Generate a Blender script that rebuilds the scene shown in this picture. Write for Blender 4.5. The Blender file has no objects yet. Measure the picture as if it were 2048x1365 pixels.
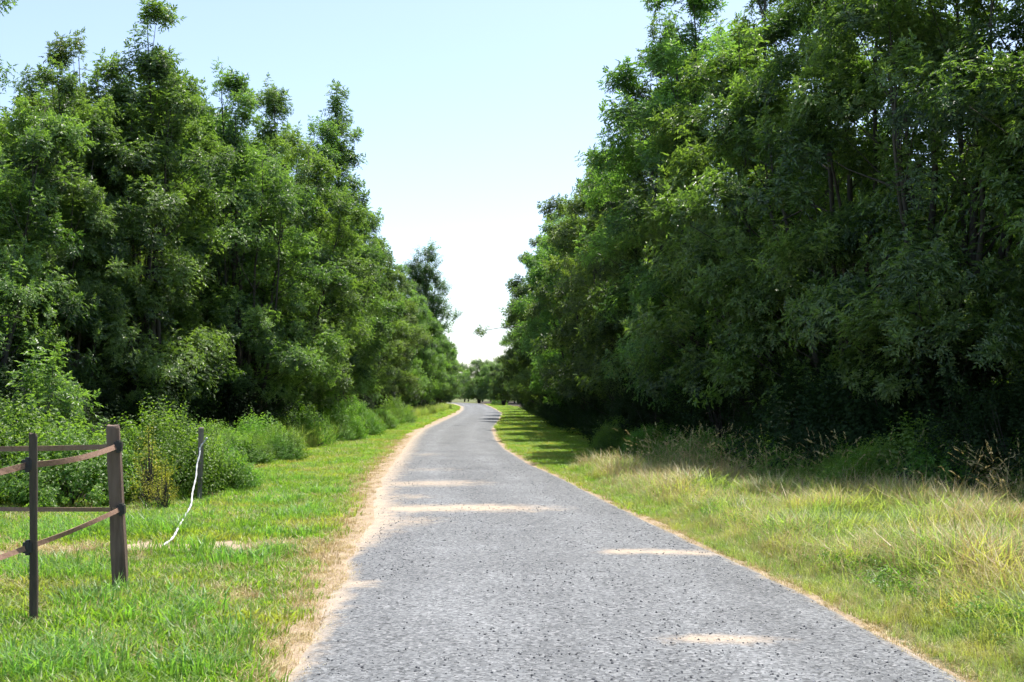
import bpy, math, random
import numpy as np
from mathutils import Vector

scene = bpy.context.scene
COL = scene.collection
R = math.radians

# ------------------------------------------------------------------ camera, sky, sun, exposure
cam_d = bpy.data.cameras.new('camera')
cam_d.sensor_width = 36.0
cam_d.lens = 40.0
cam_d.shift_y = 107.5 / 2048.0
cam_d.clip_start = 0.05
cam_d.clip_end = 6000.0
cam = bpy.data.objects.new('camera', cam_d)
cam.location = (0.0, 0.0, 1.6)
cam.rotation_euler = (R(90), 0, 0)
COL.objects.link(cam)
scene.camera = cam

SUN_EL, SUN_AZ = 67.0, 30.0          # azimuth measured from +Y (ahead) towards +X
world = bpy.data.worlds.new('World')
scene.world = world
world.use_nodes = True
wn = world.node_tree.nodes
wl = world.node_tree.links
sky = wn.new('ShaderNodeTexSky')
sky.sky_type = 'NISHITA'
sky.sun_disc = False
sky.sun_elevation = R(SUN_EL)
sky.sun_rotation = R(SUN_AZ)
sky.altitude = 2000
sky.air_density = 1.0
sky.dust_density = 7.0
sky.ozone_density = 0.0
wl.new(sky.outputs[0], wn['Background'].inputs[0])
wn['Background'].inputs[1].default_value = 0.15

sun_d = bpy.data.lights.new('sun', 'SUN')
sun_d.energy = 4.3
sun_d.angle = R(0.53)
sun_d.color = (1.0, 0.95, 0.87)
sun = bpy.data.objects.new('sun', sun_d)
sd = Vector((math.sin(R(SUN_AZ)) * math.cos(R(SUN_EL)), math.cos(R(SUN_AZ)) * math.cos(R(SUN_EL)), math.sin(R(SUN_EL))))
sun.rotation_euler = (-sd).to_track_quat('-Z', 'Y').to_euler()
sun.location = sd * 60
COL.objects.link(sun)

vs = scene.view_settings
vs.view_transform = 'Standard'
vs.look = 'None'
vs.exposure = 0.9
vs.gamma = 1.0
vs.use_curve_mapping = False
cy = scene.cycles
cy.max_bounces = 4
cy.diffuse_bounces = 2
cy.glossy_bounces = 2
cy.transmission_bounces = 2
cy.transparent_max_bounces = 4
cy.use_denoising = True
cy.use_adaptive_sampling = True
cy.adaptive_threshold = 0.03
cy.debug_use_spatial_splits = True
cy.sample_clamp_indirect = 6.0

# ------------------------------------------------------------------ helpers
def np_mesh(name, V, F, mat=None, attrs=None, smooth=False):
    """V (n,3), F (m,3) or (m,4); attrs: {name: (n,) floats on points}."""
    V = np.asarray(V, np.float32); F = np.asarray(F, np.int32)
    me = bpy.data.meshes.new(name)
    me.vertices.add(len(V)); me.vertices.foreach_set('co', V.ravel())
    k = F.shape[1]
    me.loops.add(F.size); me.loops.foreach_set('vertex_index', F.ravel())
    me.polygons.add(len(F))
    me.polygons.foreach_set('loop_start', np.arange(0, F.size, k, dtype=np.int32))
    if smooth:
        me.polygons.foreach_set('use_smooth', np.ones(len(F), dtype=bool))
    for a, v in (attrs or {}).items():
        at = me.attributes.new(a, 'FLOAT', 'POINT')
        at.data.foreach_set('value', np.asarray(v, np.float32))
    me.update(calc_edges=True)
    me.validate()
    if not smooth:
        me.shade_flat()
    if mat: me.materials.append(mat)
    return me

def link(name, me, parent=None, loc=(0, 0, 0), rz=0.0, scale=None):
    o = bpy.data.objects.new(name, me)
    COL.objects.link(o)
    o.location = loc; o.rotation_euler = (0, 0, rz)
    if scale is not None: o.scale = scale
    if parent: o.parent = parent
    return o

def tag(o, label=None, cat=None, group=None, kind=None):
    if label: o['label'] = label
    if cat: o['category'] = cat
    if group: o['group'] = group
    if kind: o['kind'] = kind
    return o

class MB:
    """collects vertices, triangles and a tint per vertex"""
    def __init__(s): s.V = []; s.F = []; s.T = []; s.n = 0
    def add(s, V, F, t=0.5):
        V = np.asarray(V, float); F = np.asarray(F, int)
        s.V.append(V); s.F.append(F + s.n); s.T.append(np.broadcast_to(np.asarray(t, float), (len(V),)).copy()); s.n += len(V)
    def arrays(s): return np.concatenate(s.V), np.concatenate(s.F), np.concatenate(s.T)
    def mesh(s, name, mat, smooth=False):
        V, F, T = s.arrays(); return np_mesh(name, V, F, mat, {'tint': T}, smooth)

def tube(mb, pts, radii, sides=6, t=0.5, cap=True):
    P = np.asarray(pts, float); n = len(P)
    rad = np.broadcast_to(np.asarray(radii, float), (n,))
    tan = np.gradient(P, axis=0); tan /= np.linalg.norm(tan, axis=1)[:, None] + 1e-9
    ref = np.array([0.0, 0.0, 1.0]) if abs(tan[0][2]) < 0.9 else np.array([1.0, 0.0, 0.0])
    V = []
    for i in range(n):
        u = np.cross(tan[i], ref); u /= np.linalg.norm(u) + 1e-9
        w = np.cross(tan[i], u)
        a = np.arange(sides) * 2 * math.pi / sides
        V.append(P[i] + rad[i] * (np.cos(a)[:, None] * u + np.sin(a)[:, None] * w))
    V = np.concatenate(V); F = []
    for i in range(n - 1):
        for j in range(sides):
            a = i * sides + j; b = i * sides + (j + 1) % sides
            c = a + sides; d = b + sides
            F += [(a, b, d), (a, d, c)]
    if cap:
        V = np.concatenate([V, P[:1], P[-1:]]); c0 = n * sides; c1 = c0 + 1
        for j in range(sides):
            F.append((c0, (j + 1) % sides, j)); F.append((c1, (n - 1) * sides + j, (n - 1) * sides + (j + 1) % sides))
    mb.add(V, F, t)

def basis(d, roll):
    """(m,3) directions + (m,) rolls -> (m,3,3) rotations whose local z is d."""
    d = d / (np.linalg.norm(d, axis=1)[:, None] + 1e-9)
    ref = np.where(np.abs(d[:, 2:3]) < 0.95, np.array([[0, 0, 1.0]]), np.array([[1.0, 0, 0]]))
    x = np.cross(ref, d); x /= np.linalg.norm(x, axis=1)[:, None]
    y = np.cross(d, x)
    c, s = np.cos(roll)[:, None], np.sin(roll)[:, None]
    x2 = x * c + y * s; y2 = -x * s + y * c
    return np.stack([x2, y2, d], axis=2)

def rot_x(a): c, s = math.cos(a), math.sin(a); return np.array([[1, 0, 0], [0, c, -s], [0, s, c]])
def rot_z(a): c, s = math.cos(a), math.sin(a); return np.array([[c, -s, 0], [s, c, 0], [0, 0, 1]])

def vnoise(x, y, seed=0, oct=3):
    """smooth value noise, 0..1"""
    x = np.asarray(x, float); y = np.asarray(y, float)
    tot = np.zeros(np.broadcast(x, y).shape); amp = 1.0; s = 0.0
    for o in range(oct):
        rs = np.random.RandomState(seed * 17 + o); tab = rs.rand(64, 64)
        fx = x * 2 ** o; fy = y * 2 ** o
        ix = np.floor(fx).astype(int); iy = np.floor(fy).astype(int)
        u = fx - ix; v = fy - iy; u = u * u * (3 - 2 * u); v = v * v * (3 - 2 * v)
        g = lambda i, j: tab[i % 64, j % 64]
        tot += amp * (g(ix, iy) * (1 - u) * (1 - v) + g(ix + 1, iy) * u * (1 - v) + g(ix, iy + 1) * (1 - u) * v + g(ix + 1, iy + 1) * u * v)
        s += amp; amp *= 0.5
    return tot / s

# ------------------------------------------------------------------ the lie of the land (metres; camera at x 0, y 0, looking along +Y)
RY = [-12, 0, 6.33, 7.43, 8.88, 9.84, 11.03, 12.56, 14.57, 17.34, 21.4, 26, 33.1, 40.5, 52, 72.8, 95.8, 121, 152, 202, 235, 262]
SL = [-1.45, -1.36, -1.40, -1.50, -1.63, -1.69, -1.79, -1.94, -2.13, -2.36, -2.74, -3.10, -3.56, -4.00, -4.48, -4.86, -5.1, -5.75, -7.1, -10.9, -17.8, -28]
AL = [-1.34, -1.27, -1.29, -1.34, -1.43, -1.46, -1.60, -1.70, -1.80, -2.10, -2.47, -2.75, -3.17, -3.63, -4.16, -4.42, -4.7, -5.4, -6.7, -10.3, -17, -27]
AR = [2.9, 2.75, 2.56, 2.48, 2.38, 2.27, 2.14, 1.94, 1.70, 1.40, 1.0, .43, -.17, -.57, -.91, -.86, -.84, -1.65, -2.9, -5.2, -11.5, -21]
SR = [2.95, 2.80, 2.60, 2.52, 2.42, 2.32, 2.19, 2.00, 1.80, 1.48, 1.10, .58, 0, -.40, -.70, -.66, -.6, -1.4, -2.6, -4.8, -10.9, -20.1]
f_sl = lambda y: np.interp(y, RY, SL)
f_al = lambda y: np.interp(y, RY, AL)
f_ar = lambda y: np.interp(y, RY, AR)
f_sr = lambda y: np.interp(y, RY, SR)
# where the woods' ground cover ends (trunks stand a little further back)
f_wr = lambda y: np.interp(y, [-12, 10, 14.6, 17.3, 19.2, 22.8, 28, 36.4, 60.7, 100, 146, 182, 235], [12, 8.6, 7.0, 5.5, 4.9, 4.3, 3.6, 3.0, 2.4, 1.6, -.4, -2.6, -8])
f_wl = lambda y: np.interp(y, [-12, 14, 18, 24, 30, 45, 66, 121, 160, 200, 235], [-30, -16, -10, -7.2, -6.6, -6.6, -6.7, -7.4, -8.6, -12.5, -20])

def inwood(x, y):
    return (x > f_wr(y)) | (x < f_wl(y))

# ------------------------------------------------------------------ materials
def new_mat(name):
    m = bpy.data.materials.new(name); m.use_nodes = True
    nt = m.node_tree; nt.nodes.clear()
    out = nt.nodes.new('ShaderNodeOutputMaterial')
    return m, nt, out

def N(nt, t, **kw):
    n = nt.nodes.new(t)
    for k, v in kw.items(): setattr(n, k, v)
    return n

def mixc(nt, fac, a, b):
    m = N(nt, 'ShaderNodeMix', data_type='RGBA')
    for sock, v in ((m.inputs[0], fac), (m.inputs[6], a), (m.inputs[7], b)):
        if hasattr(v, 'is_output') or isinstance(v, bpy.types.NodeSocket): nt.links.new(v, sock)
        elif isinstance(v, (tuple, list)): sock.default_value = (*v[:3], 1)
        else: sock.default_value = v
    return m.outputs[2]

def ramp(nt, src, stops):
    r = N(nt, 'ShaderNodeValToRGB')
    el = r.color_ramp.elements
    while len(el) > 1: el.remove(el[-1])
    el[0].position = stops[0][0]; c = stops[0][1]; el[0].color = (*c, 1) if isinstance(c, tuple) else (c, c, c, 1)
    for p, c in stops[1:]:
        e = el.new(p); e.color = (*c, 1) if isinstance(c, tuple) else (c, c, c, 1)
    nt.links.new(src, r.inputs[0])
    return r.outputs[0]

def noise(nt, scale, detail=4, rough=0.6, vec=None):
    n = N(nt, 'ShaderNodeTexNoise'); n.inputs['Scale'].default_value = scale
    n.inputs['Detail'].default_value = detail; n.inputs['Roughness'].default_value = rough
    if vec is not None: nt.links.new(vec, n.inputs['Vector'])
    return n.outputs['Fac']

def math_n(nt, op, a, b=None, clamp=False):
    m = N(nt, 'ShaderNodeMath', operation=op); m.use_clamp = clamp
    for i, v in enumerate((a, b)):
        if v is None: continue
        if isinstance(v, bpy.types.NodeSocket): nt.links.new(v, m.inputs[i])
        else: m.inputs[i].default_value = v
    return m.outputs[0]

def leaf_mat(name, dark, light, trans=0.5, rough=0.38, tcol=(1.9, 2.1, 0.7), spec=0.5, patch=None, patch_scale=0.6):
    m, nt, out = new_mat(name)
    at = N(nt, 'ShaderNodeAttribute', attribute_name='tint')
    col = mixc(nt, at.outputs['Fac'], dark, light)
    if patch is not None:
        geo = N(nt, 'ShaderNodeNewGeometry')
        f = ramp(nt, noise(nt, patch_scale, 3, 0.6, geo.outputs['Position']), [(0.48, 0.0), (0.68, 1.0)])
        col = mixc(nt, f, col, patch)
    oi = N(nt, 'ShaderNodeObjectInfo')
    hsv = N(nt, 'ShaderNodeHueSaturation')
    nt.links.new(col, hsv.inputs['Color'])
    nt.links.new(math_n(nt, 'MULTIPLY_ADD', oi.outputs['Random'], 0.03), hsv.inputs['Hue'])
    hsv.inputs['Hue'].links[0].from_node.inputs[2].default_value = 0.487
    v = math_n(nt, 'MULTIPLY_ADD', oi.outputs['Random'], 0.35); v.node.inputs[2].default_value = 0.82
    nt.links.new(v, hsv.inputs['Value'])
    col = hsv.outputs[0]
    p = N(nt, 'ShaderNodeBsdfPrincipled')
    nt.links.new(col, p.inputs['Base Color'])
    p.inputs['Roughness'].default_value = rough
    p.inputs['Specular IOR Level'].default_value = spec
    t = N(nt, 'ShaderNodeBsdfTranslucent')
    mul = N(nt, 'ShaderNodeMix', data_type='RGBA', blend_type='MULTIPLY'); mul.inputs[0].default_value = 1.0
    nt.links.new(col, mul.inputs[6]); mul.inputs[7].default_value = (*tcol, 1)
    nt.links.new(mul.outputs[2], t.inputs['Color'])
    mx = N(nt, 'ShaderNodeMixShader'); mx.inputs[0].default_value = trans
    nt.links.new(p.outputs[0], mx.inputs[1]); nt.links.new(t.outputs[0], mx.inputs[2])
    nt.links.new(mx.outputs[0], out.inputs[0])
    return m

def rough_mat(name, c1, c2, scale, rough=0.9, bump=0.3, stretch=None, c3=None):
    m, nt, out = new_mat(name)
    tc = N(nt, 'ShaderNodeTexCoord'); vec = tc.outputs['Object']
    if stretch:
        mp = N(nt, 'ShaderNodeMapping'); mp.inputs['Scale'].default_value = stretch
        nt.links.new(vec, mp.inputs['Vector']); vec = mp.outputs[0]
    n1 = noise(nt, scale, 6, 0.65, vec)
    col = mixc(nt, ramp(nt, n1, [(0.35, 0.0), (0.65, 1.0)]), c1, c2)
    if c3 is not None:
        col = mixc(nt, ramp(nt, noise(nt, scale * 0.35, 4, 0.6, vec), [(0.52, 0.0), (0.66, 1.0)]), col, c3)
    p = N(nt, 'ShaderNodeBsdfPrincipled'); nt.links.new(col, p.inputs['Base Color'])
    p.inputs['Roughness'].default_value = rough
    b = N(nt, 'ShaderNodeBump'); b.inputs['Strength'].default_value = bump; b.inputs['Distance'].default_value = 0.02
    nt.links.new(n1, b.inputs['Height']); nt.links.new(b.outputs[0], p.inputs['Normal'])
    nt.links.new(p.outputs[0], out.inputs[0])
    return m

M_ASH = leaf_mat('ash_leaf', (0.026, 0.060, 0.020), (0.190, 0.280, 0.076), trans=0.42, rough=0.47, spec=1.0)
M_ASH2 = leaf_mat('ash_leaf_light', (0.032, 0.078, 0.026), (0.200, 0.305, 0.090), trans=0.44, rough=0.47, spec=1.0)
M_POPLAR = leaf_mat('poplar_leaf', (0.050, 0.110, 0.030), (0.110, 0.190, 0.050), trans=0.42, rough=0.4)
M_BRAMBLE = leaf_mat('bramble_leaf', (0.08, 0.165, 0.032), (0.21, 0.32, 0.075), trans=0.48, rough=0.42, spec=0.5)
M_SHADE_LEAF = leaf_mat('shade_dark_leaf', (0.014, 0.034, 0.010), (0.035, 0.065, 0.018), trans=0.3, rough=0.6, spec=0.2)  # undergrowth leaf colour kept very dark to deepen the shade under the trees
M_SHRUB = leaf_mat('shrub_leaf', (0.085, 0.18, 0.03), (0.20, 0.32, 0.06), trans=0.5, rough=0.42)
M_DOCK = leaf_mat('dock_leaf', (0.22, 0.25, 0.04), (0.50, 0.40, 0.08), trans=0.35, rough=0.5)
M_GRASS = leaf_mat('grass_blade', (0.105, 0.200, 0.026), (0.245, 0.335, 0.060), trans=0.52, rough=0.45, patch=(0.30, 0.28, 0.085), patch_scale=0.7)
M_VERGE = leaf_mat('verge_blade', (0.13, 0.21, 0.05), (0.34, 0.39, 0.17), trans=0.5, rough=0.45, patch=(0.38, 0.35, 0.15), patch_scale=0.9)
M_LUSH = leaf_mat('lush_blade', (0.10, 0.20, 0.04), (0.22, 0.35, 0.10), trans=0.48, rough=0.42)
M_DRY = leaf_mat('dry_blade', (0.42, 0.31, 0.13), (0.64, 0.55, 0.31), trans=0.32, rough=0.5, tcol=(1.1, 1.05, 0.9))
M_STALK = leaf_mat('seed_stalk', (0.30, 0.26, 0.09), (0.50, 0.41, 0.20), trans=0.3, rough=0.55, tcol=(1.1, 1.05, 0.8))
M_BARK = rough_mat('bark', (0.040, 0.034, 0.026), (0.095, 0.085, 0.068), 6, stretch=(1, 1, 0.25))
M_TIMBER = rough_mat('post_timber', (0.115, 0.076, 0.054), (0.195, 0.135, 0.10), 18, stretch=(1, 1, 0.12), bump=0.6, c3=(0.075, 0.05, 0.035))
M_STAKE = rough_mat('stake_timber', (0.055, 0.042, 0.030), (0.10, 0.078, 0.055), 20, stretch=(1, 1, 0.15), bump=0.5)
M_OLDPOST = rough_mat('grey_post', (0.12, 0.11, 0.085), (0.22, 0.20, 0.16), 14, stretch=(1, 1, 0.2), bump=0.6)
M_TAPE = rough_mat('brown_tape', (0.20, 0.115, 0.075), (0.29, 0.18, 0.125), 30, rough=0.75, bump=0.3)
M_ROPE = rough_mat('white_rope', (0.46, 0.47, 0.48), (0.68, 0.68, 0.67), 40, rough=0.7, bump=0.4)
M_BLACK = rough_mat('black_plastic', (0.02, 0.02, 0.02), (0.035, 0.033, 0.03), 30, rough=0.55, bump=0.1)
M_STONE = rough_mat('loose_stone', (0.035, 0.037, 0.042), (0.10, 0.105, 0.115), 30, rough=0.85, bump=0.3)
M_STONEL = rough_mat('pale_stone', (0.25, 0.25, 0.26), (0.42, 0.42, 0.43), 30, rough=0.85, bump=0.3)

def ground_mat():
    m, nt, out = new_mat('ground_soil')
    geo = N(nt, 'ShaderNodeNewGeometry'); P = geo.outputs['Position']
    n1 = noise(nt, 1.1, 6, 0.65, P); n2 = noise(nt, 14, 5, 0.7, P)
    turf = mixc(nt, ramp(nt, n1, [(0.4, 0.0), (0.65, 1.0)]), (0.075, 0.12, 0.022), (0.17, 0.16, 0.055))
    turf = mixc(nt, ramp(nt, n2, [(0.45, 0.0), (0.7, 0.7)]), turf, (0.10, 0.08, 0.04))
    bare = mixc(nt, n2, (0.34, 0.25, 0.16), (0.55, 0.43, 0.30))
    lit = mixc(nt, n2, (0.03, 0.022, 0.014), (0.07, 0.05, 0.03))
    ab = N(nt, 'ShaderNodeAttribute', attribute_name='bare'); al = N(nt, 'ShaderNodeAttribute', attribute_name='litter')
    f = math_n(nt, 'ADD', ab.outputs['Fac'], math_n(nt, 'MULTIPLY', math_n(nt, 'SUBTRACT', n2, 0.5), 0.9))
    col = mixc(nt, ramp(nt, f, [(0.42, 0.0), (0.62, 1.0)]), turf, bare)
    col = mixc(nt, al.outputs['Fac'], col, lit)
    p = N(nt, 'ShaderNodeBsdfPrincipled'); nt.links.new(col, p.inputs['Base Color']); p.inputs['Roughness'].default_value = 0.95
    b = N(nt, 'ShaderNodeBump'); b.inputs['Strength'].default_value = 0.7; b.inputs['Distance'].default_value = 0.05
    nt.links.new(noise(nt, 30, 6, 0.7, P), b.inputs['Height']); nt.links.new(b.outputs[0], p.inputs['Normal'])
    nt.links.new(p.outputs[0], out.inputs[0]); return m

def sand_mat():
    m, nt, out = new_mat('sandy_soil')
    geo = N(nt, 'ShaderNodeNewGeometry'); P = geo.outputs['Position']
    n1 = noise(nt, 2.2, 6, 0.65, P); n2 = noise(nt, 45, 5, 0.7, P)
    col = mixc(nt, ramp(nt, n1, [(0.35, 0.0), (0.68, 1.0)]), (0.47, 0.365, 0.25), (0.35, 0.265, 0.17))
    col = mixc(nt, ramp(nt, n2, [(0.40, 0.8), (0.55, 0.0)]), col, (0.26, 0.18, 0.11))
    col = mixc(nt, ramp(nt, noise(nt, 9, 4, 0.6, P), [(0.58, 0.0), (0.72, 0.6)]), col, (0.20, 0.18, 0.08))
    p = N(nt, 'ShaderNodeBsdfPrincipled'); nt.links.new(col, p.inputs['Base Color']); p.inputs['Roughness'].default_value = 0.95
    b = N(nt, 'ShaderNodeBump'); b.inputs['Strength'].default_value = 0.6; b.inputs['Distance'].default_value = 0.03
    nt.links.new(n2, b.inputs['Height']); nt.links.new(b.outputs[0], p.inputs['Normal'])
    nt.links.new(p.outputs[0], out.inputs[0]); return m

def road_mat():
    m, nt, out = new_mat('chipped_road')
    geo = N(nt, 'ShaderNodeNewGeometry'); P = geo.outputs['Position']
    vo = N(nt, 'ShaderNodeTexVoronoi'); vo.inputs['Scale'].default_value = 52; nt.links.new(P, vo.inputs['Vector'])
    vo2 = N(nt, 'ShaderNodeTexVoronoi'); vo2.inputs['Scale'].default_value = 20; nt.links.new(P, vo2.inputs['Vector'])
    sep = N(nt, 'ShaderNodeSeparateColor'); nt.links.new(vo.outputs['Color'], sep.inputs[0])
    sep2 = N(nt, 'ShaderNodeSeparateColor'); nt.links.new(vo2.outputs['Color'], sep2.inputs[0])
    n1 = noise(nt, 0.8, 5, 0.6, P); n3 = noise(nt, 5.0, 5, 0.65, P); n2 = noise(nt, 90, 4, 0.7, P)
    chip = ramp(nt, sep.outputs[0], [(0.0, (0.062, 0.065, 0.067)), (0.20, (0.124, 0.130, 0.134)), (0.65, (0.178, 0.186, 0.191)), (0.95, (0.250, 0.258, 0.260)), (1.0, (0.31, 0.31, 0.315))])
    # broad worn tone
    tone = ramp(nt, n1, [(0.3, 0.86), (0.7, 1.12)])
    mul = N(nt, 'ShaderNodeMix', data_type='RGBA', blend_type='MULTIPLY'); mul.inputs[0].default_value = 1
    nt.links.new(chip, mul.inputs[6]); nt.links.new(tone, mul.inputs[7]); col = mul.outputs[2]
    at2 = N(nt, 'ShaderNodeAttribute', attribute_name='wear')
    mul2 = N(nt, 'ShaderNodeMix', data_type='RGBA', blend_type='MULTIPLY'); mul2.inputs[0].default_value = 1
    mp = N(nt, 'ShaderNodeMapping'); mp.inputs['Scale'].default_value = (2.2, 0.35, 1); nt.links.new(P, mp.inputs['Vector'])
    streak = ramp(nt, noise(nt, 1.0, 5, 0.65, mp.outputs[0]), [(0.3, 0.88), (0.7, 1.1)])
    wearc = math_n(nt, 'MULTIPLY', streak, math_n(nt, 'ADD', 0.93, math_n(nt, 'MULTIPLY', at2.outputs['Fac'], 0.14)))
    nt.links.new(col, mul2.inputs[6]); nt.links.new(wearc, mul2.inputs[7]); col = mul2.outputs[2]
    # open pits between the chips, in drifts
    pit = math_n(nt, 'MULTIPLY', ramp(nt, sep2.outputs[1], [(0.80, 0.0), (0.86, 1.0)]), ramp(nt, vo2.outputs['Distance'], [(0.25, 1.0), (0.45, 0.0)]))
    pit = math_n(nt, 'MULTIPLY', pit, ramp(nt, n3, [(0.40, 0.0), (0.58, 1.0)]))
    pit = math_n(nt, 'MULTIPLY', pit, math_n(nt, 'SUBTRACT', 1.0, math_n(nt, 'MULTIPLY', at2.outputs['Fac'], 0.75)))
    col = mixc(nt, math_n(nt, 'MULTIPLY', pit, 0.95), col, (0.045, 0.047, 0.052))
    # blown sand
    at = N(nt, 'ShaderNodeAttribute', attribute_name='sand')
    s = math_n(nt, 'ADD', at.outputs['Fac'], math_n(nt, 'MULTIPLY', math_n(nt, 'SUBTRACT', n2, 0.5), 0.8))
    s = math_n(nt, 'ADD', s, math_n(nt, 'MULTIPLY', math_n(nt, 'SUBTRACT', n3, 0.5), 1.3))
    sf = math_n(nt, 'MULTIPLY', ramp(nt, s, [(0.18, 0.0), (1.25, 0.85)]), math_n(nt, 'MINIMUM', math_n(nt, 'MULTIPLY', at.outputs['Fac'], 4.0), 1.0))
    col = mixc(nt, sf, col, mixc(nt, n2, (0.42, 0.32, 0.22), (0.60, 0.49, 0.36)))
    p = N(nt, 'ShaderNodeBsdfPrincipled'); nt.links.new(col, p.inputs['Base Color']); p.inputs['Roughness'].default_value = 0.85
    p.inputs['Specular IOR Level'].default_value = 0.3
    b = N(nt, 'ShaderNodeBump'); b.inputs['Strength'].default_value = 0.55; b.inputs['Distance'].default_value = 0.012
    h = math_n(nt, 'SUBTRACT', math_n(nt, 'ADD', sep.outputs[0], math_n(nt, 'MULTIPLY', n2, 0.6)), math_n(nt, 'MULTIPLY', pit, 1.5))
    nt.links.new(h, b.inputs['Height']); nt.links.new(b.outputs[0], p.inputs['Normal'])
    nt.links.new(p.outputs[0], out.inputs[0]); return m

# ------------------------------------------------------------------ ground, shoulders, road
def ground_z(x, y):
    d = np.minimum(np.abs(x - f_sl(y)), np.abs(x - f_sr(y)))
    on = (x > f_sl(y)) & (x < f_sr(y))
    fade = np.where(on, 0, np.clip(d / 1.2, 0, 1))
    fade = fade * np.clip((260 - y) / 40, 0, 1)
    return fade * ((vnoise(x * 0.5, y * 0.5, 3) - 0.45) * 0.14 + (vnoise(x * 2.2, y * 2.2, 4) - 0.5) * 0.05) - 0.02

def bare_at(x, y):
    b = np.zeros(np.broadcast(x, y).shape)
    # the trodden track that crosses the left verge behind the corner post
    b = np.maximum(b, 0.82 * np.exp(-((y - 12.0 - 0.12 * (x + 4)) / 0.6) ** 2) * (x < -1.9) * np.clip((x + 9) / 2, 0, 1))
    b = np.maximum(b, 0.75 * np.exp(-((y - 15.2) / 0.5) ** 2 - ((x + 3.25) / 0.32) ** 2))
    b = np.maximum(b, 0.55 * np.exp(-((y - 9.0) / 0.9) ** 2 - ((x + 2.1) / 0.5) ** 2))
    # next to the sand edges
    b = np.maximum(b, 0.8 * np.exp(-(np.abs(x - f_sl(y)) / 0.22) ** 2))
    b = np.maximum(b, 0.7 * np.exp(-(np.abs(x - f_sr(y)) / 0.16) ** 2))
    b = np.maximum(b, 0.55 * np.exp(-((y - 15.5) / 0.9) ** 2 - ((x - 2.1) / 0.4) ** 2))
    return b

xs = np.concatenate([[-3000, -600, -150, -70], np.arange(-40, -12, 1.0), np.arange(-12, 12, 0.25), np.arange(12, 41, 1.0), [70, 150, 600, 3000]])
ys = np.concatenate([[-3000, -500, -100, -30], np.arange(-12, 40, 0.3), np.arange(40, 270, 2.0), [300, 400, 700, 1500, 4000]])
X, Y = np.meshgrid(xs, ys)
Z = ground_z(X, Y)
nx, ny = len(xs), len(ys)
idx = np.arange(nx * ny).reshape(ny, nx)
F = np.stack([idx[:-1, :-1], idx[:-1, 1:], idx[1:, 1:], idx[1:, :-1]], -1).reshape(-1, 4)
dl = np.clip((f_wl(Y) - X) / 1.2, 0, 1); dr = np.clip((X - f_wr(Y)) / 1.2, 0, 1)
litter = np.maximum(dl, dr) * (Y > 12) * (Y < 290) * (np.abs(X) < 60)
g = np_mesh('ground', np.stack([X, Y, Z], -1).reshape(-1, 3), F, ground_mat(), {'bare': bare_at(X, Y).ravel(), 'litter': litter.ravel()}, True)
tag(link('ground', g), 'grassy ground with bare sandy patches either side of the road', kind='structure')

rows = np.concatenate([np.arange(-12, 4, 0.5), np.arange(4, 30, 0.09), np.arange(30, 70, 0.3), np.arange(70, 262, 1.5)])

def strip_sheet(name, la, ra, z, mat, cols, wob, attr=None, seed=0, crown=0.0):
    L = la(rows) + (vnoise(rows * 1.3, rows * 0 + 3.3, seed, 4) - 0.5) * wob[0]
    Rr = ra(rows) + (vnoise(rows * 1.3, rows * 0 + 9.1, seed + 1, 4) - 0.5) * wob[1]
    u = np.linspace(0, 1, cols)
    Xs = L[:, None] * (1 - u) + Rr[:, None] * u; Ys = np.repeat(rows[:, None], cols, 1)
    Zs = z + crown * (1 - (2 * u - 1) ** 2)[None, :] + 0 * Xs
    Zs[:, 0] -= 0.02 if crown else 0; Zs[:, -1] -= 0.02 if crown else 0
    ii = np.arange(Xs.size).reshape(Xs.shape)
    Fq = np.stack([ii[:-1, :-1], ii[:-1, 1:], ii[1:, 1:], ii[1:, :-1]], -1).reshape(-1, 4)
    at = {attr[0]: attr[1](Xs, Ys, u[None, :] + 0 * Xs).ravel(), 'wear': (np.exp(-((u - .3) / .09) ** 2) + np.exp(-((u - .72) / .09) ** 2))[None, :].repeat(len(rows), 0).ravel()} if attr else None
    return np_mesh(name, np.stack([Xs, Ys, Zs], -1).reshape(-1, 3), Fq, mat, at, True)

M_SAND = sand_mat()
sh = strip_sheet('sandy_shoulder', lambda y: f_sl(y) - 0.08, lambda y: f_al(y) + 0.25, -0.006, M_SAND, 6, (0.45, 0.0), seed=5)
tag(link('road_shoulder', sh), 'pale sandy shoulder along the fence side of the road', kind='structure')
sh = strip_sheet('sandy_edge', lambda y: f_ar(y) - 0.25, lambda y: f_sr(y) + 0.03, -0.006, M_SAND, 5, (0.0, 0.22), seed=8)
tag(link('road_shoulder', sh), 'narrow sandy edge below the long grass side of the road', kind='structure')

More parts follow.
